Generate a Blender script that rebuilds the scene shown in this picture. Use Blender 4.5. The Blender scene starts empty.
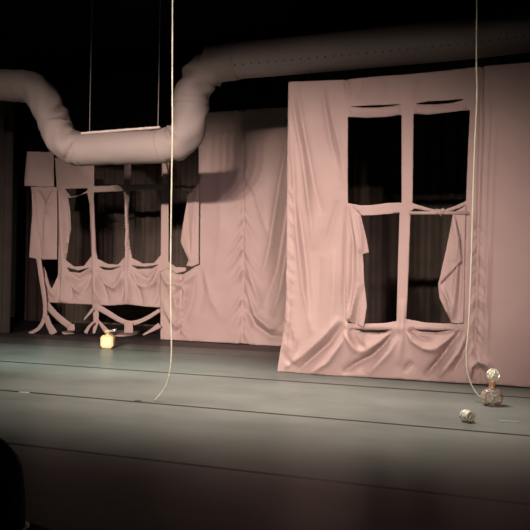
import bpy, bmesh, math, random
import numpy as np
from mathutils import Vector, Matrix
from mathutils.geometry import delaunay_2d_cdt
random.seed(7)
SC = bpy.context.scene
COL = SC.collection

# ------------------------------------------------------------------ camera
FPX = 620.0; CAMH = 1.30
YAW = math.atan(FPX/1965.0); PITCH = 7.5/FPX; ROLL = 0.015
CAM = Vector((0, 0, CAMH))
fw = Vector((-math.sin(YAW)*math.cos(PITCH), math.cos(YAW)*math.cos(PITCH), math.sin(PITCH)))
R0 = Vector((math.cos(YAW), math.sin(YAW), 0)); U0 = R0.cross(fw)
rt = R0*math.cos(ROLL) + U0*math.sin(ROLL); up = U0*math.cos(ROLL) - R0*math.sin(ROLL)
cd = bpy.data.cameras.new('camera'); cam = bpy.data.objects.new('camera', cd); COL.objects.link(cam)
cd.sensor_width = 36; cd.lens = 36*FPX/530; cd.clip_end = 100
m = Matrix((rt, up, -fw)).transposed().to_4x4(); m.translation = CAM
cam.matrix_world = m; SC.camera = cam

def ray(px, py): return fw + rt*((px-265)/FPX) - up*((py-265)/FPX)
def P(px, py, N):                       # a measured point on the upstage plane Y = N
    d = ray(px, py); return CAM + d*(N/d.y)
def F(px, py, z=0.0):                   # a measured point on the stage floor
    d = ray(px, py); return CAM + d*((z-CAMH)/d.z)

# ------------------------------------------------------------------ materials
def mat(name, col, rough=0.8, **kw):
    m = bpy.data.materials.new(name); m.use_nodes = True
    b = m.node_tree.nodes['Principled BSDF']
    b.inputs['Base Color'].default_value = (*col, 1); b.inputs['Roughness'].default_value = rough
    for k, v in kw.items(): b.inputs[k.replace('_', ' ')].default_value = v
    return m
def noisy(m, c1, c2, scale, bump=0.0, bscale=None, stretch=(1, 1, 1), detail=4):
    nt = m.node_tree; b = nt.nodes['Principled BSDF']
    tc = nt.nodes.new('ShaderNodeTexCoord'); mp = nt.nodes.new('ShaderNodeMapping')
    mp.inputs['Scale'].default_value = stretch
    nt.links.new(tc.outputs['Object'], mp.inputs['Vector'])
    n = nt.nodes.new('ShaderNodeTexNoise'); n.inputs['Scale'].default_value = scale; n.inputs['Detail'].default_value = detail
    nt.links.new(mp.outputs['Vector'], n.inputs['Vector'])
    r = nt.nodes.new('ShaderNodeValToRGB'); r.color_ramp.elements[0].position = .3; r.color_ramp.elements[1].position = .7
    r.color_ramp.elements[0].color = (*c1, 1); r.color_ramp.elements[1].color = (*c2, 1)
    nt.links.new(n.outputs['Fac'], r.inputs['Fac']); nt.links.new(r.outputs['Color'], b.inputs['Base Color'])
    if bump:
        n2 = nt.nodes.new('ShaderNodeTexNoise'); n2.inputs['Scale'].default_value = bscale or scale*4
        nt.links.new(mp.outputs['Vector'], n2.inputs['Vector'])
        bp = nt.nodes.new('ShaderNodeBump'); bp.inputs['Strength'].default_value = bump; bp.inputs['Distance'].default_value = .02
        nt.links.new(n2.outputs['Fac'], bp.inputs['Height']); nt.links.new(bp.outputs['Normal'], b.inputs['Normal'])
    return m
CLOTH = noisy(mat('dusty_pink_cloth', (.4, .28, .26), .62), (.325, .228, .207), (.358, .253, .230), 2.0, .12, 14)
CLOTH.node_tree.nodes['Principled BSDF'].inputs['Specular IOR Level'].default_value = .15
DUCTM = noisy(mat('duct_cloth', (.4, .31, .28), .7), (.27, .212, .195), (.31, .243, .223), 1.5, .2, 6)
BLACK = noisy(mat('black_velour', (.02, .015, .013), .95), (.022, .0155, .0125), (.036, .025, .020), 3.0)
BACKD = noisy(mat('dark_brown_serge', (.07, .05, .04), .95), (.058, .041, .033), (.085, .060, .047), 3.0)
PURE = mat('black_paint', (.008, .008, .008), .9)
ROPE = mat('cream_rope', (.46, .44, .33), .8)
STEEL = mat('steel_wire', (.45, .40, .36), .5, Metallic=.3)
WOOD = noisy(mat('painted_batten', (.6, .5, .45), .6), (.5, .42, .37), (.62, .53, .47), 8)
HOLE = mat('dark_hole', (.06, .045, .04), .9)
GLASS = mat('clear_glass', (1, .97, .9), .04, Transmission_Weight=.95, IOR=1.48)
GLASS2 = mat('frosted_cut_glass', (.80, .78, .62), .12, Transmission_Weight=.6, IOR=1.5)
COPPER = mat('copper_foil', (.80, .42, .26), .32, Metallic=.7)
GOLDJ = mat('yellow_enamel', (.52, .39, .19), .35)
GOLDB = mat('pale_gold_panel', (.62, .50, .29), .45)
SILVER = mat('silver_metal', (.85, .82, .72), .25, Metallic=.8)
TAPE = mat('black_tape', (.01, .01, .01), .6)
HAIR = mat('dark_hair', (.006, .005, .004), .9, Specular_IOR_Level=.1)
SKIN = mat('skin', (.45, .27, .2), .55)
COAT = noisy(mat('dark_coat', (.01, .01, .011), .95, Specular_IOR_Level=.1), (.004, .004, .0045), (.008, .007, .008), 20)

# ------------------------------------------------------------------ helpers
def link(name, me, m, parent=None, smooth=True, kind=None, label=None, cat=None, group=None):
    o = bpy.data.objects.new(name, me); COL.objects.link(o)
    if m: me.materials.append(m)
    if smooth: me.polygons.foreach_set('use_smooth', [True]*len(me.polygons))
    if parent:
        o.parent = parent; o.matrix_parent_inverse = Matrix.Translation(-parent.location)
    tag(o, label, cat, group, kind); return o
def tag(o, label=None, cat=None, group=None, kind=None):
    for k, v in (('label', label), ('category', cat), ('group', group), ('kind', kind)):
        if v: o[k] = v
def empty(name, loc, label, cat, group=None):
    o = bpy.data.objects.new(name, None); COL.objects.link(o); o.location = loc; o.empty_display_size = .1
    tag(o, label, cat, group); return o
def bm_obj(name, bm, m, parent=None, **kw):
    bmesh.ops.recalc_face_normals(bm, faces=bm.faces)
    me = bpy.data.meshes.new(name); bm.to_mesh(me); bm.free(); return link(name, me, m, parent, **kw)
def box(bm, c, s, rot=None):
    r = bmesh.ops.create_cube(bm, size=1.0)
    M = Matrix.Translation(c) @ (rot.to_4x4() if rot else Matrix.Identity(4)) @ Matrix.Diagonal((*s, 1))
    bmesh.ops.transform(bm, matrix=M, verts=r['verts']); return r['verts']
def catmull(pts, n=8):
    pts = [Vector(p) for p in pts]; q = [2*pts[0]-pts[1]] + pts + [2*pts[-1]-pts[-2]]; out = []
    for i in range(1, len(q)-2):
        for k in range(n):
            t = k/n; a, b, c, d = q[i-1:i+3]
            out.append(.5*((2*b)+(c-a)*t+(2*a-5*b+4*c-d)*t*t+(3*b-a-3*c+d)*t**3))
    out.append(pts[-1]); return out
def tube(bm, pts, rad, seg=12, cap=True):
    """sweep; rad is a number or f(i, angle)"""
    pts = [Vector(p) for p in pts]; n = len(pts); rings = []; prev = None
    for i, p in enumerate(pts):
        t = (pts[min(i+1, n-1)] - pts[max(i-1, 0)]).normalized()
        if prev is None:
            a = Vector((0, -1, 0)) if abs(t.y) < .9 else Vector((1, 0, 0)); u = (a - t*a.dot(t)).normalized()
        else: u = (prev - t*prev.dot(t)).normalized()
        prev = u; v = t.cross(u); ring = []
        for k in range(seg):
            an = 2*math.pi*k/seg; r = rad(i, an) if callable(rad) else rad
            ring.append(bm.verts.new(p + (u*math.cos(an)+v*math.sin(an))*r))
        rings.append(ring)
    for a, b in zip(rings, rings[1:]):
        for k in range(seg): bm.faces.new((a[k], a[(k+1) % seg], b[(k+1) % seg], b[k]))
    if cap: bm.faces.new(rings[0]); bm.faces.new(rings[-1][::-1])
def lathe(bm, prof, seg=24, M=Matrix.Identity(4), sx=1, sy=1, rf=None):
    rings = []
    for (r, z) in prof:
        rr = []
        for k in range(seg):
            an = 2*math.pi*k/seg; q = r*(rf(an) if rf else 1)
            rr.append(bm.verts.new(M @ Vector((q*sx*math.cos(an), q*sy*math.sin(an), z))))
        rings.append(rr)
    for a, b in zip(rings, rings[1:]):
        for k in range(seg): bm.faces.new((a[k], a[(k+1) % seg], b[(k+1) % seg], b[k]))
    if prof[0][0] > 1e-6: bm.faces.new(rings[0][::-1])
    if prof[-1][0] > 1e-6: bm.faces.new(rings[-1])
    bmesh.ops.remove_doubles(bm, verts=bm.verts, dist=1e-6)

# ------------------------------------------------------------------ cloth builder
def inpoly(X, Y, poly):
    ins = np.zeros(X.shape, bool); n = len(poly)
    for i in range(n):
        x1, y1 = poly[i]; x2, y2 = poly[(i+1) % n]
        if y1 == y2: continue
        c = ((y1 > Y) != (y2 > Y)) & (X < (x2-x1)*(Y-y1)/(y2-y1)+x1); ins ^= c
    return ins
def seglen(p): return [0]+list(np.cumsum([math.dist(a, b) for a, b in zip(p, p[1:])]))
def fold_height(X, Y, folds):
    H = np.zeros(X.shape)
    for f in folds:
        pts, w, amp = f[0], f[1], f[2]; taper = f[3] if len(f) > 3 else 'both'
        S = seglen(pts); L = S[-1]
        best = np.full(X.shape, 1e9); T = np.zeros(X.shape); side = np.zeros(X.shape)
        for i in range(len(pts)-1):
            (ax, ay), (bx, by) = pts[i], pts[i+1]; dx, dy = bx-ax, by-ay; l2 = dx*dx+dy*dy
            t = np.clip(((X-ax)*dx+(Y-ay)*dy)/l2, 0, 1)
            d = np.hypot(X-ax-t*dx, Y-ay-t*dy); m_ = d < best
            best = np.where(m_, d, best); T = np.where(m_, (S[i]+t*math.sqrt(l2))/L, T)
        if taper == 'both': a = np.sin(np.pi*np.clip(T, 0, 1))**.6
        elif taper == 'start': a = np.clip(1-T, 0, 1)**.7      # strong at the start
        elif taper == 'end': a = np.clip(T, 0, 1)**.7
        else: a = 1.0
        ww = w*(.75+.5*T)
        e = .16*ww
        H += amp*a*np.exp(-(np.sqrt(best**2+e*e)-e)/(ww*.75))
    return H
def pnoise(X, Y, s, seed):
    rs = np.random.RandomState(seed); H = np.zeros(X.shape)
    for k in range(7):
        a = rs.uniform(-1, 1); b = rs.uniform(-.35, .35); ph = rs.uniform(0, 6.28); fq = rs.uniform(.6, 1.6)/s
        H += np.sin((a*X+b*Y)*fq*2*np.pi+ph)/7
    return H
def densify(poly, step, closed=True):
    out = []; n = len(poly)
    for i in range(n if closed else n-1):
        a = poly[i]; b = poly[(i+1) % n]; k = max(1, int(math.dist(a, b)/step))
        for j in range(k): out.append((a[0]+(b[0]-a[0])*j/k, a[1]+(b[1]-a[1])*j/k))
    return out
def cloth(name, outer, N, holes=(), folds=(), step=2.0, noise=(.012, 60), parent=None, seed=1, mat_=None,
          extra=None, k=1.8, thick=.005, minz=.004, **kw):
    loops = [densify(outer, step)] + [densify(h, step) for h in holes]
    vs, ed = [], []
    for lp in loops:
        o = len(vs); vs += lp; ed += [(o+i, o+(i+1) % len(lp)) for i in range(len(lp))]
    xs = [p[0] for p in outer]; ys = [p[1] for p in outer]
    gx, gy = np.meshgrid(np.arange(min(xs)+step/2, max(xs), step), np.arange(min(ys)+step/2, max(ys), step))
    gx = gx + (np.arange(gx.shape[0])[:, None] % 2)*step*.5; gx = gx.ravel(); gy = gy.ravel()
    ok = inpoly(gx, gy, outer)
    for h in holes: ok &= ~inpoly(gx, gy, h)
    gx, gy = gx[ok], gy[ok]
    bd = np.array(vs); keep = np.ones(len(gx), bool)
    for i in range(0, len(gx), 4000):
        d = np.min(np.hypot(gx[i:i+4000, None]-bd[None, :, 0], gy[i:i+4000, None]-bd[None, :, 1]), axis=1); keep[i:i+4000] = d > step*.5
    vs += list(zip(gx[keep].tolist(), gy[keep].tolist()))
    V, E, Fc, *_ = delaunay_2d_cdt([Vector(v) for v in vs], ed, [], 0, 1e-5)
    X = np.array([v.x for v in V]); Y = np.array([v.y for v in V])
    cx = np.array([sum(V[i].x for i in f)/3 for f in Fc]); cy = np.array([sum(V[i].y for i in f)/3 for f in Fc])
    ok = inpoly(cx, cy, outer)
    for h in holes: ok &= ~inpoly(cx, cy, h)
    H = k*fold_height(X, Y, folds) + noise[0]*pnoise(X, Y, noise[1], seed)
    if extra is not None: H = H + extra(X, Y)
    co = []
    for x, y, h in zip(X, Y, H):
        p = P(x, y, N); p.y -= h; p.z = max(p.z, minz); co.append(p)
    me = bpy.data.meshes.new(name); me.from_pydata(co, [], [f for f, k in zip(Fc, ok) if k]); me.validate(); me.update()
    bm = bmesh.new(); bm.from_mesh(me); bmesh.ops.delete(bm, geom=[v for v in bm.verts if not v.link_faces], context='VERTS')
    for f in bm.faces:
        if f.normal.y > 0: f.normal_flip()
    bm.to_mesh(me); bm.free()
    o = link(name, me, mat_ or CLOTH, parent, **kw)
    s = o.modifiers.new('thickness', 'SOLIDIFY'); s.thickness = thick; s.offset = -1
    return o

# ------------------------------------------------------------------ planes of the set
NB = 10.6     # window drape and plain drape
NR = 7.8      # large downstage drape
ND = 13.0     # black backdrop
NT = 8.15     # duct

# ------------------------------------------------------------------ stage floor, walls
def slab(name, x0, x1, y0, y1, z0, z1, m, kind='structure', **kw):
    bm = bmesh.new(); box(bm, ((x0+x1)/2, (y0+y1)/2, (z0+z1)/2), (x1-x0, y1-y0, z1-z0))
    return bm_obj(name, bm, m, smooth=False, kind=kind, **kw)
YE = 9.75; YF = 2.42
FL = mat('vinyl_dance_floor', (.1, .1, .1), .36)
nt = FL.node_tree; b = nt.nodes['Principled BSDF']; b.inputs['Specular IOR Level'].default_value = .4; b.inputs['IOR'].default_value = 1.14
tc = nt.nodes.new('ShaderNodeTexCoord'); sp = nt.nodes.new('ShaderNodeSeparateXYZ'); nt.links.new(tc.outputs['Object'], sp.inputs[0])
def noise_node(scale, stretch, detail=5):
    mp = nt.nodes.new('ShaderNodeMapping'); mp.inputs['Scale'].default_value = stretch
    nt.links.new(tc.outputs['Object'], mp.inputs['Vector'])
    n = nt.nodes.new('ShaderNodeTexNoise'); n.inputs['Scale'].default_value = scale; n.inputs['Detail'].default_value = detail
    nt.links.new(mp.outputs['Vector'], n.inputs['Vector']); return n
n1 = noise_node(.9, (1, 1.6, 1)); n2 = noise_node(6, (.35, 1.5, 1), 8)
mx = nt.nodes.new('ShaderNodeMath'); mx.operation = 'MULTIPLY_ADD'; mx.inputs[1].default_value = .45
nt.links.new(n2.outputs['Fac'], mx.inputs[0]); nt.links.new(n1.outputs['Fac'], mx.inputs[2])
cr = nt.nodes.new('ShaderNodeValToRGB'); cr.color_ramp.elements[0].position = .5; cr.color_ramp.elements[1].position = .95
cr.color_ramp.elements[0].color = (.072, .078, .070, 1); cr.color_ramp.elements[1].color = (.104, .110, .099, 1)
nt.links.new(mx.outputs[0], cr.inputs['Fac'])
SEAMS = [(F(120, 349.3).y, .025), (F(100, 368).y, .028), (F(100, 398.7).y, .021), (F(100, 454).y, .02)]
acc = None
for s, w in SEAMS:
    a = nt.nodes.new('ShaderNodeMath'); a.operation = 'COMPARE'; a.inputs[1].default_value = s; a.inputs[2].default_value = w
    nt.links.new(sp.outputs['Y'], a.inputs[0])
    if acc is None: acc = a
    else:
        q = nt.nodes.new('ShaderNodeMath'); q.operation = 'MAXIMUM'; nt.links.new(acc.outputs[0], q.inputs[0]); nt.links.new(a.outputs[0], q.inputs[1]); acc = q
mc = nt.nodes.new('ShaderNodeMix'); mc.data_type = 'RGBA'; nt.links.new(acc.outputs[0], mc.inputs['Factor'])
nt.links.new(cr.outputs['Color'], mc.inputs['A']); mc.inputs['B'].default_value = (.008, .008, .008, 1)
nt.links.new(mc.outputs['Result'], b.inputs['Base Color'])
rr = nt.nodes.new('ShaderNodeMapRange'); rr.inputs['To Min'].default_value = .24; rr.inputs['To Max'].default_value = .38
nt.links.new(n2.outputs['Fac'], rr.inputs['Value']); nt.links.new(rr.outputs['Result'], b.inputs['Roughness'])
slab('floor', -12, 8, YF, YE, -.6, 0, FL)
BACKF = noisy(mat('bare_black_deck', (.03, .022, .025), .6), (.028, .02, .022), (.045, .033, .036), 3, stretch=(.5, 3, 1))
slab('floor_upstage', -12, 8, YE, 14.0, -.6, -.002, BACKF)
slab('floor_house', -12, 8, -9, YF, -.78, -.66, PURE)
slab('trim_1', -12, 8, YF-.02, YF-.001, -.66, -.03, PURE)       # stage front
slab('wall_back', -12, 8, 14.0, 14.1, -.6, 7, PURE)
slab('wall_left', -12.1, -12, -9, 14.1, -.66, 7, PURE)
slab('wall_right', 8, 8.1, -9, 14.1, -.66, 7, PURE)
slab('ceiling', -12, 8, -9, 14.1, 7, 7.1, PURE)

# ------------------------------------------------------------------ black drapes
def pleated(name, x0, x1, y, z1, label, pitch=.28, amp=.05, seed=3, angle=0, m=BLACK):
    rs = random.Random(seed); bm = bmesh.new(); n = int((x1-x0)/.03); rows = []
    zs = [0.01, .02, .6, 1.2, 1.8, 2.4, 3.0, 3.6, 4.2, z1]
    ph = 0; phs = []
    for i in range(n+1): ph += 2*math.pi*.03/pitch*rs.uniform(.6, 1.4); phs.append(ph)
    for z in zs:
        rows.append([bm.verts.new((x0+(x1-x0)*i/n*math.cos(angle), y+(x1-x0)*i/n*math.sin(angle)+amp*math.sin(phs[i]+.15*math.sin(z*1.3)), z)) for i in range(n+1)])
    for a, b_ in zip(rows, rows[1:]):
        for i in range(n): bm.faces.new((a[i], a[i+1], b_[i+1], b_[i]))
    o = bm_obj(name, bm, m, label=label, cat='curtain')
    s = o.modifiers.new('thickness', 'SOLIDIFY'); s.thickness = .01
    return o
xl = P(24, 300, ND).x
pleated('backdrop_curtain', xl, 6.5, ND, 6.0, 'black pleated backdrop curtain seen through the window openings and above the pink drapes', m=BACKD)
pleated('wing_curtain', P(-60, 300, 10.3).x, P(9, 300, 10.3).x, 10.3, 6.0, 'black pleated wing curtain at the far left edge of the stage', pitch=.2, seed=9)

# black border added behind the large drape's head to keep light off the backdrop
bm = bmesh.new(); b0 = P(289.5, 96, 8.5); b0.z = 3.52; b1 = P(640, 96, 8.5)
n = 120; rows = []
for z in (b0.z, b0.z+.4, 6.0): rows.append([bm.verts.new((b0.x+(b1.x-b0.x)*i/n, 8.5+.03*math.sin(i*1.3), z)) for i in range(n+1)])
for a, c in zip(rows, rows[1:]):
    for i in range(n): bm.faces.new((a[i], a[i+1], c[i+1], c[i]))
bo = bm_obj('light_block_border', bm, BLACK, label='added light-blocking black border behind the head of the large right drape and the duct', cat='curtain')
bo.modifiers.new('thickness', 'SOLIDIFY').thickness = .01
# ------------------------------------------------------------------ large downstage drape
def vwave(x, a):  return a
outer = [(288.5, 82), (312, 81), (345, 79.5), (372, 77), (400, 75), (440, 71), (486, 66), (530, 62), (600, 57), (600, 397), (530, 387.5), (500, 385),
         (440, 382), (400, 379), (340, 376), (300, 373.5), (277, 371.5), (280, 352), (283.5, 330), (286, 300), (287, 250), (287.5, 170), (288, 110)]
slitL = [(350.5, 106.8), (364, 105.8), (385, 105), (401.5, 104.2), (392, 106.2), (378, 108), (362, 108)]
openUL = [(348, 117), (365, 118), (385, 117.2), (401.5, 114.8), (401.5, 202.5), (388, 203), (372, 205), (361, 205.5), (348, 203)]
slitR = [(415, 103.6), (428, 101.2), (445, 100.4), (462, 99), (464, 99.8), (452, 103), (438, 104.2), (424, 104.4)]
openUR = [(413.5, 113.8), (428, 115), (450, 112.8), (470, 110.2), (468, 150), (466, 201), (455, 206), (445, 209.5), (440, 210.3), (430, 208.5), (420, 205.5), (412.5, 203)]
openLL = [(348.5, 206), (353, 207), (362, 215.5), (375, 215), (388, 214), (399.5, 212.5), (398, 260), (396.5, 321), (385, 323), (372, 323.5), (348, 323)]
openLR = [(410.5, 211.5), (414, 208.5), (424, 210.3), (433, 212), (440, 213), (448, 212), (458, 208.5), (466, 205), (464.5, 260), (462.5, 322.5), (445, 323.5), (425, 322.5), (406.5, 319), (408.5, 270)]
FR = [
 ([(296, 84), (300, 110), (306, 145), (313, 185), (322, 215)], 3.2, -.035),
 ([(291, 90), (296, 120), (302, 150), (307, 190), (309, 215)], 2.6, .03),
 ([(290, 120), (294, 170), (297, 230), (303, 290), (312, 335)], 2.5, .035),
 ([(294, 180), (300, 220), (306, 270), (309, 320)], 2.5, -.03),
 ([(304, 160), (310, 210), (313, 250)], 3, .025),
 ([(322, 84), (325, 110), (330, 140), (339, 170)], 3.2, -.03),
 ([(327, 84), (332, 115), (341, 150), (346, 190)], 3.2, .02),
 ([(346, 80), (348, 92), (352, 104)], 2.4, -.03, 'start'),
 ([(362, 78), (360, 90), (356, 100)], 3, -.015),
 ([(380, 76), (383, 90), (386, 101)], 3, .015),
 ([(420, 75), (418, 90), (416, 100)], 3, -.015),
 ([(338, 200), (330, 230), (322, 255)], 3.5, -.02),
 ([(346, 206), (345, 250), (344, 300), (346, 325)], 1.6, -.03),
 ([(334, 250), (334, 290), (330, 330)], 5, .02),
 ([(320, 230), (318, 280), (316, 330)], 6, -.018),
 ([(286, 270), (290, 300), (287, 330), (284, 360)], 2, .02),
 ([(288, 310), (296, 340), (292, 362)], 2.4, .022),
 ([(296, 372), (312, 358), (328, 344), (343, 324)], 3.2, -.06),
 ([(284, 368), (302, 356), (322, 338), (341, 318)], 3.6, .045),
 ([(282, 350), (288, 362), (300, 371)], 2.5, -.02),
 ([(310, 374), (328, 362), (340, 345), (346, 334)], 3.2, .045),
 ([(344, 330), (350, 342), (357, 353)], 3.0, .05),
 ([(350, 332), (358, 344), (370, 350)], 3.0, -.025),
 ([(394, 333), (384, 344), (372, 356), (356, 364), (342, 373)], 2.8, -.075),
 ([(393, 330), (380, 341), (366, 350), (357, 353)], 3.2, .055),
 ([(399, 336), (390, 352), (376, 366), (368, 375)], 4, .035),
 ([(365, 333), (366, 345), (370, 355)], 4, .015),
 ([(403, 300), (402, 340), (398, 365)], 4.5, .03),
 ([(406, 330), (413, 341), (424, 348), (440, 351)], 3.0, .05),
 ([(409, 328), (420, 338), (434, 344)], 3.0, -.035),
 ([(461, 331), (452, 342), (444, 354), (436, 364), (424, 376)], 2.8, -.07),
 ([(459, 328), (448, 339), (437, 347), (424, 348)], 3.2, .05),
 ([(466, 334), (458, 352), (446, 368), (438, 377)], 3.0, .05),
 ([(469, 340), (462, 358), (452, 374)], 2.4, -.04),
 ([(404, 372), (408, 366), (413, 362)], 2.2, -.03),
 ([(428, 376), (433, 368), (440, 360)], 2.2, -.03),
 ([(482, 66), (480, 150), (478, 240), (476, 330), (474, 382)], 1.2, -.03, 'none'),
 ([(472, 210), (471, 260), (468, 310)], 2.6, .025),
 ([(488, 240), (486, 300), (488, 340)], 3, .018),
 ([(470, 380), (471, 367), (478, 361), (487, 364), (495, 376)], 2.4, .055),
 ([(476, 378), (480, 369), (486, 376)], 2.2, -.04),
]
rs = random.Random(5)
for k in range(17):        # ruching along the seam beside the window
    y = 225+k*9+rs.uniform(-2, 2)
    FR.append(([(476, y), (481+rs.uniform(0, 3), y+9), (484+rs.uniform(0, 3), y+20)], 1.7, rs.choice([-.014, .016]), 'start'))
    FR.append(([(475, y+4), (470-rs.uniform(0, 2), y+13), (467-rs.uniform(0, 2), y+21)], 1.7, rs.choice([-.013, .013]), 'start'))
for k in range(13):        # puckers on the left hem
    y = 190+k*14+rs.uniform(-3, 3); x = 288.5-max(0, (y-260))*.055
    FR.append(([(x, y), (x+3, y+4), (x+5, y+10)], 1.5, rs.choice([-.009, .01]), 'both'))
def exR(X, Y):             # gentle large billows + lips of the slits roll forward
    h = .03*np.sin((X-290)/13.0+Y*.012)*np.clip((Y-90)/120, .2, 1)*np.clip((345-X)/40, 0, 1)
    h += .02*np.exp(-((Y-(327+.02*(X-345)))/3.5)**2)*((X > 345) & (X < 464))
    h += -.05*np.exp(-((Y-(331+.01*(X-345)))/1.6)**2)*(((X > 349) & (X < 393)) | ((X > 409) & (X < 461)))
    h += .03*np.exp(-((Y-111)/4.0)**2)*(((X > 350) & (X < 400)) | ((X > 415) & (X < 466)))
    return h
big = empty('cut_window_drape', P(400, 380, NR) * 1, 'large dusty pink drape with two tall cut window openings, standing nearest on the right', 'drape')
big.location.z = 0
cloth('drape_cloth', outer, NR, [slitL, openUL, slitR, openUR, openLL, openLR,
       [(351, 328.4), (362, 330.3), (378, 331.2), (392.5, 330), (378, 332.8), (362, 332)], [(408.5, 327), (420, 330), (436, 330.8), (459, 329.2), (437, 332.6), (420, 331.8)]], FR, 1.8, (.012, 70), big, 11, extra=exR, k=1.9)
# flaps of cut cloth hanging in the lower openings
cloth('window_flap', [(346.5, 202), (351, 205), (361, 215), (364, 227), (367, 240), (369, 252.5), (363, 254), (363.5, 262), (364.5, 285), (366.8, 305),
      (364.5, 322), (363, 327.5), (355, 324), (346.5, 320.5), (346, 290), (346, 250)], NR-.05, (),
      [([(348, 206), (353, 240), (352, 280), (348, 318)], 2, -.035), ([(357, 212), (361, 235), (362, 252)], 2.6, .03),
       ([(358, 283), (354, 300), (350, 318)], 2, .045, 'end'), ([(364, 285), (358, 305), (356, 324)], 2.4, -.03, 'end'), ([(350, 205), (358, 250), (359, 290)], 3, .025)],
      1.5, (.01, 25), big, 4)
cloth('window_flap', [(453, 213), (466, 205.5), (464.5, 260), (463.5, 323), (456, 323.5), (451.5, 323), (446, 312), (439.5, 298), (438, 284), (442, 270), (447, 248), (451, 228)],
      NR-.04, (), [([(458, 225), (458, 260), (452, 320)], 3, .03), ([(441, 285), (448, 300), (453, 320)], 2.2, .035), ([(462, 240), (460, 290), (457, 320)], 2, -.03)],
      1.5, (.01, 25), big, 5)
cloth('window_flap', [(453, 213), (456, 220), (460, 238), (461, 261), (451, 272), (439, 284), (441, 272), (446, 250), (450, 230)],
      NR-.12, (), [([(453, 216), (457, 240), (456, 262)], 3, .03)], 1.5, (.01, 25), big, 6)
bm = bmesh.new(); tube(bm, [P(409.5, 213, NR-.04), P(469, 213, NR-.04)], .021, 10); bm_obj('crossbar_rod', bm, CLOTH, big)
cloth('knot', [(436, 208.5), (440, 209.5), (443, 208), (445, 210), (443, 213), (441, 217), (439.5, 215), (437, 213)], NR-.08, (), [([(440, 210), (440, 216)], 1.5, .03)], 1, (.004, 9), big, 6)

# ------------------------------------------------------------------ plain ruched drape (centre)
FP = [
 ([(243, 108), (243, 200), (242, 345)], 1.1, -.025, 'none'),
 ([(252, 180), (262, 215), (270, 240)], 3, .02),
 ([(287, 140), (278, 200), (271, 245), (262, 280)], 3.6, .05),
 ([(291, 170), (283, 225), (276, 270), (264, 305)], 3.6, -.05),
 ([(292, 210), (287, 255), (281, 290), (272, 316)], 3.4, .05),
 ([(293, 250), (290, 290), (283, 325), (270, 335)], 3.2, -.04),
 ([(245, 300), (254, 326), (270, 337), (288, 338)], 3.4, -.055),
 ([(246, 285), (256, 315), (270, 328), (284, 330)], 3.4, .045),
 ([(246, 262), (256, 290), (262, 308)], 3, .035),
 ([(220, 170), (222, 230), (214, 290)], 7, .02),
 ([(204, 270), (212, 300), (222, 320)], 4, .02),
 ([(200, 268), (203, 290), (198, 315)], 4, -.02),
 ([(160, 270), (168, 282), (182, 284), (197, 272)], 3.5, .045),
 ([(166, 275), (176, 300), (180, 320)], 3, .03),
 ([(180, 268), (180, 300), (178, 333)], 1.3, -.03, 'none'),
 ([(163, 300), (170, 318), (178, 328)], 2.5, .03),
 ([(163, 312), (168, 326), (176, 334)], 2.5, -.03),
 ([(187, 284), (184, 300), (181, 312)], 2.5, .03),
 ([(195, 275), (192, 300), (183, 325)], 3, -.025),
]
for k in range(24):
    y = 160+k*7.4+rs.uniform(-2, 2); s = min(1, .35+k/14)
    L = rs.uniform(7, 17)*(.6+.5*s)
    FP.append(([(244, y), (244+L*.45, y+L*.9), (244+L, y+L*1.5)], 1.9, rs.choice([-.017, .020])*s, 'start'))
    FP.append(([(242, y+3), (242-L*.45, y+3+L*.9), (242-L, y+3+L*1.5)], 1.9, rs.choice([-.016, .019])*s, 'start'))
for k in range(9):
    y = 278+k*6.3
    FP.append(([(180.5, y), (184, y+5), (189, y+10)], 1.5, rs.choice([-.02, .022]), 'start'))
    FP.append(([(179.5, y), (175, y+6), (170, y+9)], 1.5, rs.choice([-.02, .022]), 'start'))
cloth('plain_drape', [(198.8, 113), (243, 109.5), (290, 107), (325, 104), (325, 350), (290, 347.5), (262, 345.8), (243, 343.5), (215, 342.3), (190, 341), (160.5, 339.4),
      (160.3, 300), (160.3, 271), (168, 268.5), (176, 274), (184, 274), (192, 269), (198.5, 264), (198.6, 190)], NB-.05, (), FP, 1.8, (.016, 50), None, 21, k=2.5,
      label='plain dusty pink drape with a ruched centre seam, hanging between the two windowed drapes', cat='drape')

# ------------------------------------------------------------------ left window drape, cut to ribbons
lw = empty('ribbon_window_drape', (P(100, 335, NB).x, NB, 0), 'dusty pink drape cut into a wide many-paned window with ribbons, below the duct', 'drape')
topo = [(55, 158), (93, 158), (125, 158), (160, 158), (169, 158), (169, 163), (168.5, 185), (168.5, 262), (176, 267), (186, 267.5), (186, 271), (176, 273.5), (168.5, 269),
        (161.5, 272), (160.6, 307.5), (145, 306.5), (128, 304.3), (110, 305.5), (98, 305), (98.5, 315), (98, 324), (95, 333), (92.5, 334), (93, 318), (92, 304.5), (78, 304), (60, 303), (49, 302.5),
        (47, 301), (44.5, 285), (42.5, 268), (44, 266.5), (47.5, 276), (52.5, 288.5), (58, 274), (58.5, 240), (58, 200), (56.5, 187.5)]
h1 = [(65, 189), (87.5, 188.2), (87, 190.5), (80, 195), (71, 197), (68, 193)]
h2 = [(68, 198), (74, 197), (87, 193), (89.5, 205), (91.5, 256), (84, 266), (74, 266.5), (66, 260), (67, 244), (71, 230), (70, 210)]
h3 = [(94, 160), (124, 160), (124, 184.5), (110, 185.5), (94, 186)]
h4 = [(131, 160), (161.5, 160), (162, 183.5), (145, 184.5), (130.5, 184.7)]
h5 = [(94.5, 192.3), (123.5, 191), (125, 205), (127.5, 245), (125, 256), (118, 264.5), (108, 264), (98, 259), (96.5, 252)]
h6 = [(130.3, 191), (161, 189.5), (160.8, 255), (154, 263), (143, 263.5), (132, 258), (130, 245), (129, 210)]
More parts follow.
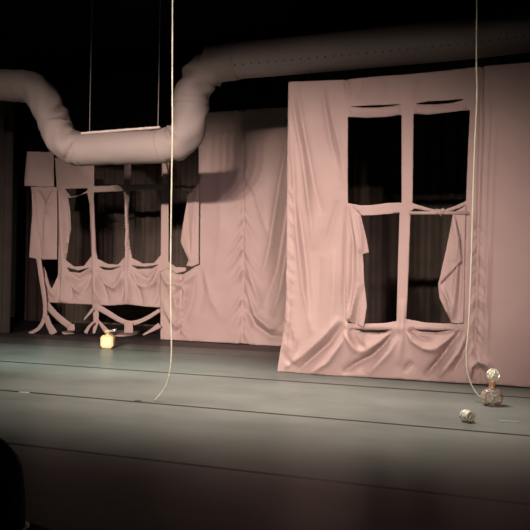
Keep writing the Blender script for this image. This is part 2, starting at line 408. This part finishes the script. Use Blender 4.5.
s1 = [(67, 267.5), (78, 270.5), (90, 267.5), (80, 272.8), (70, 272)]
s2 = [(99, 266.5), (110, 268), (122, 266), (112, 270), (104, 269.8)]
s3 = [(131, 265.5), (145, 266.8), (159, 264.5), (152, 268.5), (138, 269)]
FLW = [([(60, 190), (62, 230), (64, 270), (62, 300)], 1.8, .025, 'none'), ([(66, 200), (67, 240), (65, 262)], 1.3, -.03),
 ([(66, 273), (76, 288), (84, 296)], 3, .04), ([(92, 270), (86, 284), (80, 298)], 3, -.035), ([(70, 274), (78, 280), (90, 272)], 2.5, -.03),
 ([(58, 275), (58, 300)], 1.8, -.03), ([(68, 275), (72, 300)], 2, -.03), ([(45, 275), (52, 292), (57, 298)], 2, .03),
 ([(96, 270), (97, 290), (101, 303)], 2, .035), ([(98, 270), (108, 284), (117, 289)], 2.6, .035), ([(124, 269), (120, 282), (112, 290)], 2.6, .03),
 ([(100, 275), (104, 292), (108, 304)], 2.2, -.03), ([(127, 200), (127.5, 240), (127, 304)], 1.4, .035, 'none'), ([(123, 280), (120, 302)], 2, -.03),
 ([(131, 270), (139, 284), (147, 288)], 2.6, .04), ([(159, 268), (155, 282), (147, 288)], 2.6, .035), ([(134, 272), (147, 280), (157, 268)], 2.4, -.03),
 ([(133, 275), (138, 292), (142, 305)], 2.4, -.03), ([(158, 275), (156, 295), (152, 305)], 2.4, -.03), ([(129, 275), (130, 302)], 1.8, .03),
 ([(94, 192), (94, 240), (95, 300)], 1.6, .02, 'none')]
cloth('drape_cloth', topo, NB, [h1, h2, h3, h4, h5, h6, s1, s2, s3], FLW, 1.5, (.012, 30), lw, 31, k=3)
cloth('hanging_panel', [(27, 151.5), (53.7, 152), (54, 186.5), (40, 186.8), (24, 186)], NB-.05, (), [([(30, 155), (29, 185)], 3, .02)], 1.6, (.01, 30), lw, 8)
cloth('hanging_panel', [(31, 187), (57.3, 187), (57, 259.5), (40, 259.5), (29, 257.5), (30.5, 235), (32, 215)], NB-.02, (),
      [([(32, 190), (36, 220), (42, 258)], 1.7, -.035), ([(37, 190), (43, 205), (46, 212)], 2.6, -.03), ([(55, 190), (49, 205), (46, 214)], 2.6, .03), ([(46, 215), (46, 255)], 3, .02), ([(36, 200), (40, 235), (43, 258)], 1.6, .025)],
      1.4, (.008, 25), lw, 9, k=3.2)
cloth('window_flap', [(199, 182.5), (198.7, 264), (192, 266.5), (186, 266), (188.5, 260), (184, 250), (180.6, 242), (182, 230), (184.5, 215), (187, 201), (186, 191), (190, 193), (194, 187)],
      NB-.13, (), [([(196, 190), (194, 220), (192, 262)], 2, .03), ([(188, 200), (187, 230), (190, 258)], 2, -.03), ([(184, 225), (187, 245), (191, 262)], 1.7, .025)], 1.4, (.008, 20), lw, 12)
# ribbons
def ribbon(pts, w, N, seed=1, name='ribbon'):
    pts = [Vector((*p[:2], 0)) for p in catmull([(x, y, 0) for x, y in pts], 5)]
    n = len(pts); L, Rr = [], []
    for i, p in enumerate(pts):
        t = (pts[min(i+1, n-1)]-pts[max(i-1, 0)]).normalized(); nn = Vector((-t.y, t.x, 0)); ww = w[0]+(w[1]-w[0])*i/(n-1)
        L.append((p.x+nn.x*ww/2, p.y+nn.y*ww/2)); Rr.append((p.x-nn.x*ww/2, p.y-nn.y*ww/2))
    mid = [((a[0]+b_[0])/2, (a[1]+b_[1])/2) for a, b_ in zip(L, Rr)]
    return cloth(name, L+Rr[::-1], N, (), [(mid[::4]+[mid[-1]], max(w)*.35, .005, 'none')], 1.2, (.006, 12), lw, seed)
ribbon([(38.5, 258), (41, 275), (43.5, 292), (45, 305), (44.5, 317), (39, 328), (29, 334)], (5, 3.4), NB-.09, 2)
ribbon([(45.5, 303), (54, 313), (63, 321), (71, 327)], (6, 6.5), NB-.04, 3)
ribbon([(70.8, 324), (71, 330.5)], (7, 8), NB-.06, 13)
ribbon([(46, 316), (49, 325), (54, 334)], (5, 7.5), NB-.10, 4)
ribbon([(96, 306), (108, 313), (121, 320.5), (132, 323), (145, 319), (160, 310)], (6, 3.6), NB-.06, 5)
ribbon([(128.5, 322.5), (128.6, 333)], (8.5, 8.5), NB-.09, 6)
ribbon([(93, 309), (88, 315), (84, 320)], (3.4, 1.2), NB-.05, 7)
ribbon([(93.5, 322), (89, 327), (85.5, 333)], (2, 4), NB-.10, 9)
ribbon([(98, 320), (103, 327), (108, 333)], (2, 6), NB-.12, 10)
ribbon([(160, 325), (152, 330), (143, 335)], (5.5, 1.5), NB-.10, 11)
ribbon([(163.5, 161), (165, 172), (165.5, 183)], (4, 5.5), NB-.10, 12)
# cloth lying loose on the deck at the foot of the ribbons
def floorcloth(pts, seed):
    rs_ = random.Random(seed); c = F(sum(p[0] for p in pts)/len(pts), sum(p[1] for p in pts)/len(pts))
    bm = bmesh.new(); loops = []
    for s, z in ((1.0, .004), (.8, .022), (.45, .028), (.15, .022)):
        loops.append([bm.verts.new((c.x+(F(*p).x-c.x)*s, c.y+(F(*p).y-c.y)*s, z+rs_.uniform(0, .012)*(s < 1))) for p in pts])
    n = len(pts)
    for a, b_ in zip(loops, loops[1:]):
        for k in range(n): bm.faces.new((a[k], a[(k+1) % n], b_[(k+1) % n], b_[k]))
    bm.faces.new(loops[-1]); bm.faces.new(loops[0][::-1])
    bm_obj('ribbon', bm, CLOTH, lw)
floorcloth([(104, 333.2), (112, 331), (122, 330.4), (133, 331.3), (144, 332), (139, 334.2), (131, 336), (121, 336.8), (112, 336)], 4)
floorcloth([(60, 332.6), (68, 331.2), (76, 332.2), (75, 334), (64, 334.6)], 5)

# ------------------------------------------------------------------ fabric duct
RAD = .247
duct = empty('fabric_duct', P(120, 150, NT), 'fat dusty grey fabric air duct dipping in a wide U above the stage', 'duct')
def dpath(pts, n=6): return [P(p.x, p.y, NT) for p in catmull([(x, y, 0) for x, y in pts], n)]
def piece(name, pts, n=8, wr=0.0, r=RAD, seed=1, cuff=0.0, label=None):
    path = dpath(pts, n); rs_ = random.Random(seed); ph = [rs_.uniform(0, 6.28) for _ in range(6)]; M = len(path)
    cre = [(rs_.uniform(.08, .92), rs_.uniform(1.2, 5.0) if q % 3 else rs_.uniform(0, 6.28), rs_.uniform(-1.3, 1.3), rs_.uniform(.035, .07), rs_.uniform(.35, .7)) for q in range(9 if name == 'duct_elbow' else 3)]
    def rad(i, a):
        t = i/(M-1); e = math.sin(math.pi*t)
        w = wr*e*(math.sin(3*a+ph[0]+9*t)*.5+math.sin(5*a+ph[1]-14*t)*.35)
        for t0, a0, sl, wd, ln in cre:      # stitched creases in the cloth
            da = (a-a0+math.pi) % (2*math.pi)-math.pi
            dt = t-t0-sl*.12*da
            w += wr*2.2*math.exp(-(da/ln)**2)*(-math.exp(-(dt/wd)**2)+.7*math.exp(-((dt-1.6*wd)/wd)**2))
        return r*(1+w) + cuff*(1-e)**6
    bm = bmesh.new(); tube(bm, path, rad, 72); return bm_obj(name, bm, DUCTM, duct, label=label)
piece('duct_section', [(-60, 80), (-25, 83), (6, 85.5), (24, 86)], 5, .012)
piece('duct_elbow', [(22, 86), (34, 89), (44, 99), (50, 112), (55, 125)], 14, .09, RAD*1.0, 2, .006)
piece('duct_elbow', [(54, 122), (60, 136), (70, 146.5), (84, 150)], 16, .09, RAD*1.0, 3, .006)
piece('duct_section', [(80, 149.7), (110, 148.4), (140, 147.3), (166, 146.3)], 8, .014, RAD*.985, 4)
piece('duct_elbow', [(162, 146.6), (177, 142.5), (187, 131), (190.5, 115), (191.5, 100)], 14, .07, RAD*1.0, 5, .008)
piece('duct_elbow', [(190.5, 106), (193, 90), (202, 76), (216, 66), (236, 60.8)], 16, .09, RAD*1.02, 6, .008)
piece('duct_section', [(232, 61.2), (300, 55.2), (380, 47.7), (460, 39.6), (530, 31.5), (620, 21)], 8, .014, RAD, 7)
# the line of small vent holes along the lower front of the long section
c0 = P(222, 64, NT); c1 = P(620, 21, NT)
for k in range(44):
    px = 224+k*8.05; py = 61.6-(px-232)*.0985 if px > 232 else 62.5
    py = np.interp(px, [216, 232, 300, 380, 460, 530, 620], [66, 61.2, 55.2, 47.7, 39.6, 31.5, 21])
    c = P(px, py, NT); a = math.radians(212)
    d = Vector((0, math.cos(a), math.sin(a)))
    bm = bmesh.new(); q = d.to_track_quat('Z', 'Y').to_matrix().to_4x4()
    lathe(bm, [(0, .006), (.007, .005), (.012, -.004)], 8, Matrix.Translation(c+d*(RAD*1.004)) @ q)
    if px > 236 or k % 2 == 0: bm_obj('vent_hole', bm, HOLE, duct)
    else: bm.free()

# suspended batten with two wires
A = P(81.5, 133.6, NT-.12); B = P(160.5, 127.5, NT-.12); mid = (A+B)/2
bat = empty('hanging_batten', mid, 'narrow pale batten hanging on two thin wires above the low stretch of the duct', 'batten')
d = (B-A).normalized(); rot = d.to_track_quat('X', 'Z').to_matrix(); bm = bmesh.new()
box(bm, mid, ((B-A).length, .06, .032), rot); bmesh.ops.bevel(bm, geom=bm.edges[:], offset=.006, segments=2, affect='EDGES')
bm_obj('batten_bar', bm, WOOD, bat, smooth=False)
for px, pt in ((89.5, 88), (158, 158.5)):
    a = P(px, 133.2-(px-81.5)*.078, NT-.12); t = a + Vector((0, 0, 6.9-a.z))
    bm = bmesh.new(); tube(bm, [a, a+(t-a)*.5, t], .007, 8); w = bm_obj('suspension_wire', bm, STEEL, bat)

# ------------------------------------------------------------------ ropes
def rope(name, pts, r, label):
    path = []
    for p in catmull(pts, 14): path.append(p)
    bm = bmesh.new(); rr_ = random.Random(3)
    tube(bm, path, lambda i, a: r*(1+.12*math.sin(2*a+i*1.1)), 10)
    return bm_obj(name, bm, ROPE, label=label, cat='rope')
n1_ = F(154.5, 401).y
rope('hanging_rope', [P(x, y, n1_) for x, y in ((173, -330), (172.8, -180), (172.6, -60), (172.2, 60), (172.3, 130), (171.3, 200), (170.6, 270), (170.9, 320), (171.4, 350), (170.2, 368), (167.2, 382), (162, 392), (154.5, 400.5))], .0068,
     'cream rope hanging down the left half, its curled end touching the open floor')
n2_ = 6.75
rope('hanging_rope', [P(x, y, n2_) for x, y in ((476.6, -330), (476.8, -160), (476.8, 0), (476.4, 60), (476.9, 95), (474.5, 150), (472.6, 210), (471.0, 270), (468.3, 330), (466.4, 350), (467.2, 370), (471.5, 385), (478, 395), (484.5, 400.5))], .0072,
     'cream rope hanging down the right side, its end curling to the round glass bottle')

# ------------------------------------------------------------------ perfume bottles
def scale_at(p): return (p-CAM).dot(fw)/FPX      # metres per pixel there
# yellow square bottle
p0 = F(107.7, 348); s = scale_at(p0)
yb = empty('perfume_bottle', (p0.x, p0.y, 0), 'square yellow perfume bottle with cut corners standing upstage beside the ribbon window', 'bottle')
RZ = Matrix.Rotation(YAW*.55, 4, 'Z')
def octo(bm, w, h, d, c, z0, M):
    pts = [(-w/2+c, 0), (w/2-c, 0), (w/2, c), (w/2, h-c), (w/2-c, h), (-w/2+c, h), (-w/2, h-c), (-w/2, c)]
    a = [bm.verts.new(M @ Vector((x, -d/2, z0+z))) for x, z in pts]; b_ = [bm.verts.new(M @ Vector((x, d/2, z0+z))) for x, z in pts]
    bm.faces.new(a); bm.faces.new(b_[::-1])
    for i in range(8): bm.faces.new((a[i], b_[i], b_[(i+1) % 8], a[(i+1) % 8]))
M0 = Matrix.Translation(p0) @ RZ
bm = bmesh.new(); octo(bm, 13.4*s, 13*s, 6*s, 2.4*s, 0, M0); bmesh.ops.bevel(bm, geom=bm.edges[:], offset=.007, segments=2, affect='EDGES'); body = bm_obj('bottle_body', bm, GOLDJ, yb, smooth=False)
bm = bmesh.new(); octo(bm, 10*s, 9.6*s, .6*s, 1.6*s, 1.7*s, M0 @ Matrix.Translation((0, -3.1*s, 0))); bm_obj('front_panel', bm, GOLDB, body, smooth=False)
bm = bmesh.new(); lathe(bm, [(2.2*s, 12.6*s), (2.0*s, 13.4*s), (1.5*s, 13.8*s), (1.5*s, 15.4*s), (3.4*s, 15.8*s), (3.4*s, 17.4*s), (2.9*s, 17.9*s), (0, 18*s)], 20, M0); bm_obj('bottle_neck', bm, GOLDJ, yb)
bm = bmesh.new(); tube(bm, [M0 @ Vector((2.8*s, 0, 16.9*s)), M0 @ Vector((4.6*s, 0, 17.5*s))], .7*s, 12); bm_obj('nozzle_tube', bm, GOLDJ, yb)
bm = bmesh.new(); tube(bm, [M0 @ Vector((4.4*s, 0, 17.5*s)), M0 @ Vector((8.6*s, 0, 18.3*s))], 1.35*s, 14); bm_obj('spray_nozzle', bm, SILVER, yb, label='silver spray nozzle')

# round clear bottle
p1 = F(491.8, 405.5); s = scale_at(p1)
gb = empty('perfume_bottle', (p1.x, p1.y, 0), 'round clear glass perfume bottle with copper neck and ball stopper on the right', 'bottle')
M1 = Matrix.Translation(p1) @ Matrix.Rotation(.25, 4, 'Z')
prof = [(0, .0), (3.6, .1), (5.6, 1.0), (8.3, 3.6), (9.6, 7.0), (9.6, 9.8), (8.6, 13.2), (6.2, 15.8), (3.4, 17.3), (2.4, 18.4), (2.3, 19.4)]
inner = [(2.1, 19.2), (2.0, 18.2), (3.0, 16.6), (5.6, 15.1), (7.9, 12.8), (8.9, 9.7), (8.9, 7.2), (7.6, 4.1), (5.2, 2.0), (0, 1.6)]
bm = bmesh.new(); lathe(bm, [(r*s*1.08, z*s) for r, z in prof+inner], 32, M1, 1.05, .8, rf=lambda a: 1+.035*math.cos(5*a)); gbody = bm_obj('bottle_body', bm, GLASS, gb)
bm = bmesh.new(); lathe(bm, [(2.7*s, 17.2*s), (3.3*s, 17.6*s), (3.0*s, 18.4*s), (3.2*s, 22.6*s), (3.9*s, 23.4*s), (3.9*s, 24.4*s), (2.2*s, 24.6*s), (2.2*s, 18.0*s)], 24, M1); bm_obj('neck_collar', bm, COPPER, gb, label='copper neck collar')
# coppery reflection in the glass, built as swirls each side of the body
for sx in (-1, 1):
    bm = bmesh.new(); path = [M1 @ Vector((sx*s*(3.0+5.0*math.sin(t)), -s*3.5*math.cos(t*.5), s*(8-6.2*math.cos(t)))) for t in [i*math.pi/12 for i in range(13)]]
    tube(bm, path, lambda i, a: s*(.35+.65*math.sin(math.pi*i/12)), 12); bm_obj('copper_reflection', bm, COPPER, gbody)
for x0_, x1_ in ((-3.6, .4), (4.4, -.6)):
    bm = bmesh.new(); tube(bm, catmull([M1 @ Vector((x0_*s, -6.2*s, 13.5*s)), M1 @ Vector((x1_*s, -7.6*s, 8.2*s)), M1 @ Vector((x1_*s*1.2, -5.6*s, 1.8*s))], 6), .55*s, 8); bm_obj('glass_rib', bm, GLASS2, gbody)
bm = bmesh.new(); MS = M1 @ Matrix.Translation((.8*s, 0, 30.3*s)) @ Matrix.Rotation(.35, 4, 'Y')
lathe(bm, [(0, -6.2*s), (3*s, -5.6*s), (5.6*s, -3.6*s), (6.6*s, 0), (5.6*s, 3.6*s), (3*s, 5.4*s), (0, 6*s)], 9, MS, 1, .8)
st = bm_obj('stopper', bm, GLASS2, gb, smooth=False)
for k in range(3):
    bm = bmesh.new(); Mk = MS @ Matrix.Rotation(k*1.05+.3, 4, 'Z') @ Matrix.Rotation(math.pi/2, 4, 'X')
    ring = [Mk @ Vector((6.6*s*math.cos(t), 6.2*s*math.sin(t), 0)) for t in [i*2*math.pi/28 for i in range(29)]]
    tube(bm, ring, .7*s, 8); bm_obj('stopper_band', bm, SILVER, st)

# small glass cap lying on the floor
p2 = F(467.5, 422.5); s = scale_at(p2)
gc = empty('glass_cap', (p2.x, p2.y, 0), 'small cut glass bottle cap lying tipped on the floor in front of the round bottle', 'bottle cap')
M2 = Matrix.Translation(p2 + Vector((0, .02, 6.1*s))) @ Matrix.Rotation(-.95, 4, 'Z') @ Matrix.Rotation(math.radians(83), 4, 'Y')
bm = bmesh.new(); lathe(bm, [(4.4*s, -5.5*s), (6.0*s, -5*s), (6.1*s, 1*s), (5.2*s, 2.2*s), (5.2*s, 5.5*s), (4.2*s, 5.8*s), (4.0*s, -3*s), (0, -3.2*s)], 12, M2)
gcb = bm_obj('cap_shell', bm, GLASS2, gc, smooth=False)
bm = bmesh.new(); lathe(bm, [(6.2*s, -2.4*s), (6.6*s, -2.2*s), (6.6*s, .2*s), (6.2*s, .4*s)], 24, M2); bm_obj('cap_band', bm, SILVER, gc)
bm = bmesh.new(); lathe(bm, [(0, -3*s), (2.2*s, -2.9*s), (2.6*s, 2*s), (2.0*s, 6.2*s), (0, 6.6*s)], 10, M2); bm_obj('cap_plug', bm, GLASS, gc)

# scraps of tape on the dance floor
def tape(px, py, w, h, m, label, rz=0):
    p = F(px, py); bm = bmesh.new(); box(bm, (p.x, p.y, .0025), (w, h, .003), Matrix.Rotation(rz, 3, 'Z')); bm_obj('tape_mark', bm, m, smooth=False, label=label, cat='tape')
tape(138, 401, .06, .03, TAPE, 'short scrap of black tape on the floor seam left of the rope end', .1)
WT = mat('pale_tape', (.28, .29, .26), .5)
tape(24, 392.5, .12, .03, WT, 'faint pale scrap of tape on the floor at far left', .05)
tape(509, 421.5, .16, .014, WT, 'thin pale scuffed strip of tape on the floor right of the glass cap', .05)

# ------------------------------------------------------------------ audience member, front left
def skinned(name, verts, edges, radii, m, parent, lv=2, root=0):
    me = bpy.data.meshes.new(name); bm = bmesh.new(); ly = bm.verts.layers.skin.verify()
    vv = [bm.verts.new(v) for v in verts]
    for i, v in enumerate(vv):
        r = radii[i]; v[ly].radius = r if isinstance(r, tuple) else (r, r); v[ly].use_root = (i == root)
    for e in edges: bm.edges.new((vv[e[0]], vv[e[1]]))
    bm.to_mesh(me); bm.free(); o = link(name, me, m, parent)
    sk = o.modifiers.new('skin', 'SKIN'); sk.use_smooth_shade = True
    s_ = o.modifiers.new('sub', 'SUBSURF'); s_.levels = lv; s_.render_levels = lv
    return o
ZF = -.66
hd = P(-8, 470, 1.82); hx, hy = hd.x, 1.82
htop = P(0, 436, 1.82).z
dz = htop-.62   # everything relative to the crown
# built looking along +Y (towards the stage); z measured from the floor, crown at 1.28
TH = math.radians(33); RT = Matrix.Rotation(TH, 3, 'Z')
S = lambda x, y, z: (hx+x*math.cos(TH)-y*math.sin(TH), hy+x*math.sin(TH)+y*math.cos(TH), ZF + z*(htop-ZF)/1.28)
person = empty('person', (hx, hy, ZF), 'person with dark hair and dark coat seated at the front left, seen from behind', 'person')
bv = [S(0, 0, .50), S(0, -.01, .66), S(0, 0, .82), S(0, 0, .94), S(0, .01, 1.02), S(0, .03, 1.08), S(0, .04, 1.17), S(0, .035, 1.225)]
be = [(i, i+1) for i in range(7)]; br = [(.15, .13), (.135, .11), (.15, .115), (.12, .10), (.055, .055), (.055, .06), (.078, .095), (.06, .075)]
for sx in (-1, 1):
    o_ = len(bv)
    bv += [S(sx*.155, .01, .885), S(sx*.215, .05, .66), S(sx*.14, .27, .56), S(sx*.11, .33, .55)]
    be += [(3, o_), (o_, o_+1), (o_+1, o_+2), (o_+2, o_+3)]; br += [.062, .045, .03, .022]
    o_ = len(bv)
    bv += [S(sx*.10, .05, .47), S(sx*.11, .42, .49), S(sx*.11, .44, .10), S(sx*.11, .46, .055), S(sx*.12, .54, .04)]
    be += [(0, o_), (o_, o_+1), (o_+1, o_+2), (o_+2, o_+3), (o_+3, o_+4)]; br += [.085, .062, .04, .04, .035]
body = skinned('body', bv, be, br, SKIN, person)
# coat over torso, arms and legs
cv = [S(0, 0, .48), S(0, -.01, .66), S(0, 0, .82), S(0, 0, .93), S(0, .01, 1.0)]
ce = [(i, i+1) for i in range(4)]; crr = [(.175, .15), (.16, .135), (.175, .14), (.14, .12), (.075, .075)]
for sx in (-1, 1):
    o_ = len(cv); cv += [S(sx*.155, .01, .885), S(sx*.22, .05, .66), S(sx*.14, .25, .565)]; ce += [(3, o_), (o_, o_+1), (o_+1, o_+2)]; crr += [.08, .062, .045]
    o_ = len(cv); cv += [S(sx*.10, .05, .47), S(sx*.11, .42, .49), S(sx*.11, .44, .12)]; ce += [(0, o_), (o_, o_+1), (o_+1, o_+2)]; crr += [.105, .08, .058]
skinned('coat', cv, ce, crr, COAT, person)
# hair cap falling to the shoulders
bm = bmesh.new(); N1, N2 = 18, 28; rings = []
for i in range(N1+1):
    t = i/N1; z = 1.28-.50*t
    rad_ = .105*math.sin(min(1, t*3.4)*math.pi/2)**.8 if t < .3 else .105+.02*math.sin((t-.3)*4)
    rg = []
    for k in range(N2):
        a = math.pi*(.5+2*k/N2); r = rad_*(1+.05*math.sin(k*2.3)+.03*math.sin(k*5.1+t*8)); front = max(0, math.sin(a))
        fy = r*1.15*math.sin(a) if t < .22 else r*1.15*math.sin(a)*(1-.75*front)
        rg.append(bm.verts.new(S(r*.93*math.cos(a), .02+fy, z+.012*math.sin(k*1.7)*(t > .9))))
    rings.append(rg)
for a_, b_ in zip(rings, rings[1:]):
    for k in range(N2): bm.faces.new((a_[k], a_[(k+1) % N2], b_[(k+1) % N2], b_[k]))
bm.faces.new(rings[0]); bm.faces.new(rings[-1][::-1]); bm_obj('hair', bm, HAIR, person)
# simple face turned to the stage
EYE = mat('eye_white', (.7, .7, .68), .3)
for x, y, z, r in ((-.032, .125, 1.165, .013), (.032, .125, 1.165, .013)):
    bm = bmesh.new(); bmesh.ops.create_uvsphere(bm, u_segments=12, v_segments=8, radius=r, matrix=Matrix.Translation(S(x, y, z)))
    bm_obj('eye', bm, EYE, person)
bm = bmesh.new(); lathe(bm, [(0, .045), (.008, .03), (.016, -.005), (.010, -.014), (0, -.016)], 12, Matrix.Translation(S(0, .14, 1.135))); bm_obj('nose', bm, SKIN, person)
bm = bmesh.new(); lathe(bm, [(0, .007), (.016, .004), (.022, 0), (.016, -.005), (0, -.007)], 16, Matrix.Translation(S(0, .128, 1.095)), 1, .5); bm_obj('mouth', bm, mat('lips', (.4, .16, .14), .5), person)
# the seat under them
ch = empty('theatre_seat', (hx, hy-.05, ZF), 'dark upholstered theatre seat under the person at the front left edge', 'seat')
bm = bmesh.new(); k_ = (htop-ZF)/1.28
box(bm, S(0, .12, .32), (.48, .46, .09), RT); bmesh.ops.bevel(bm, geom=bm.edges[:], offset=.03, segments=3, affect='EDGES'); bm_obj('seat_cushion', bm, COAT, ch)
bm = bmesh.new(); box(bm, S(0, -.245, .58), (.46, .07, .52), RT); bmesh.ops.bevel(bm, geom=bm.edges[:], offset=.03, segments=3, affect='EDGES'); bm_obj('backrest', bm, COAT, ch)
for sx in (-1, 1):
    bm = bmesh.new(); c = S(sx*.255, .06, .0); box(bm, (c[0], c[1], ZF+.15), (.03, .3, .30), RT); bm_obj('leg', bm, PURE, ch, smooth=False)

# ------------------------------------------------------------------ lights: front-of-house bar high on the left, an added fill, floor spots
def spot(x, y, z, tgt, power, size, blend, asp=1.0, col=(1, .84, .74), rad=.05):
    l = bpy.data.lights.new('stage_spot', 'SPOT'); l.energy = power; l.spot_size = math.radians(size); l.spot_blend = blend; l.color = col; l.shadow_soft_size = rad
    o = bpy.data.objects.new('stage_spot', l); COL.objects.link(o); o.location = (x, y, z)
    zz = (Vector((x, y, z))-Vector(tgt)).normalized(); xx = (Vector((1, 0, 0))-zz*zz.x).normalized(); yy = zz.cross(xx)
    o.rotation_euler = Matrix((xx, yy, zz)).transposed().to_euler(); o.scale = (asp, 1, 1); return o
LZ = 4.9; LY = -7.0
for x, tx, kk in ((-4.85, 30, 1.15), (-4.0, 170, 1.35), (-3.1, 245, 1.1), (-2.2, 285, .8), (-1.2, 330, .75)):
    spot(x, LY, LZ, P(tx, 246 if tx < 100 else (262 if tx > 300 else 282), 9.0), 3850*kk, 22.5, 1.0, 1.75, (1, .85, .75), .17)
spot(3.6, -7, 5.0, P(200, 295, 9.0), 4600, 22, 1.0, 1.8, (1, .75, .78), .35)  # fill added from the right to lift the duct's shadow on the drapes
q = F(262, 396)
spot(q.x+.2, q.y-.1, 6.4, q, 5900, 38, 1.0, 2.1, (1, .90, .80), .8)
q = F(85, 360)
spot(q.x+.3, q.y-3.6, 5.0, q, 3300, 27, 1.0, 2.4, (.88, 1, .90), .15)
w = bpy.data.worlds.new('world'); SC.world = w; w.use_nodes = True
w.node_tree.nodes['Background'].inputs[0].default_value = (.01, .01, .012, 1); w.node_tree.nodes['Background'].inputs[1].default_value = .1
vs_ = SC.view_settings; vs_.view_transform = 'Standard'; vs_.look = 'None'; vs_.exposure = 0; vs_.gamma = 1; vs_.use_curve_mapping = False
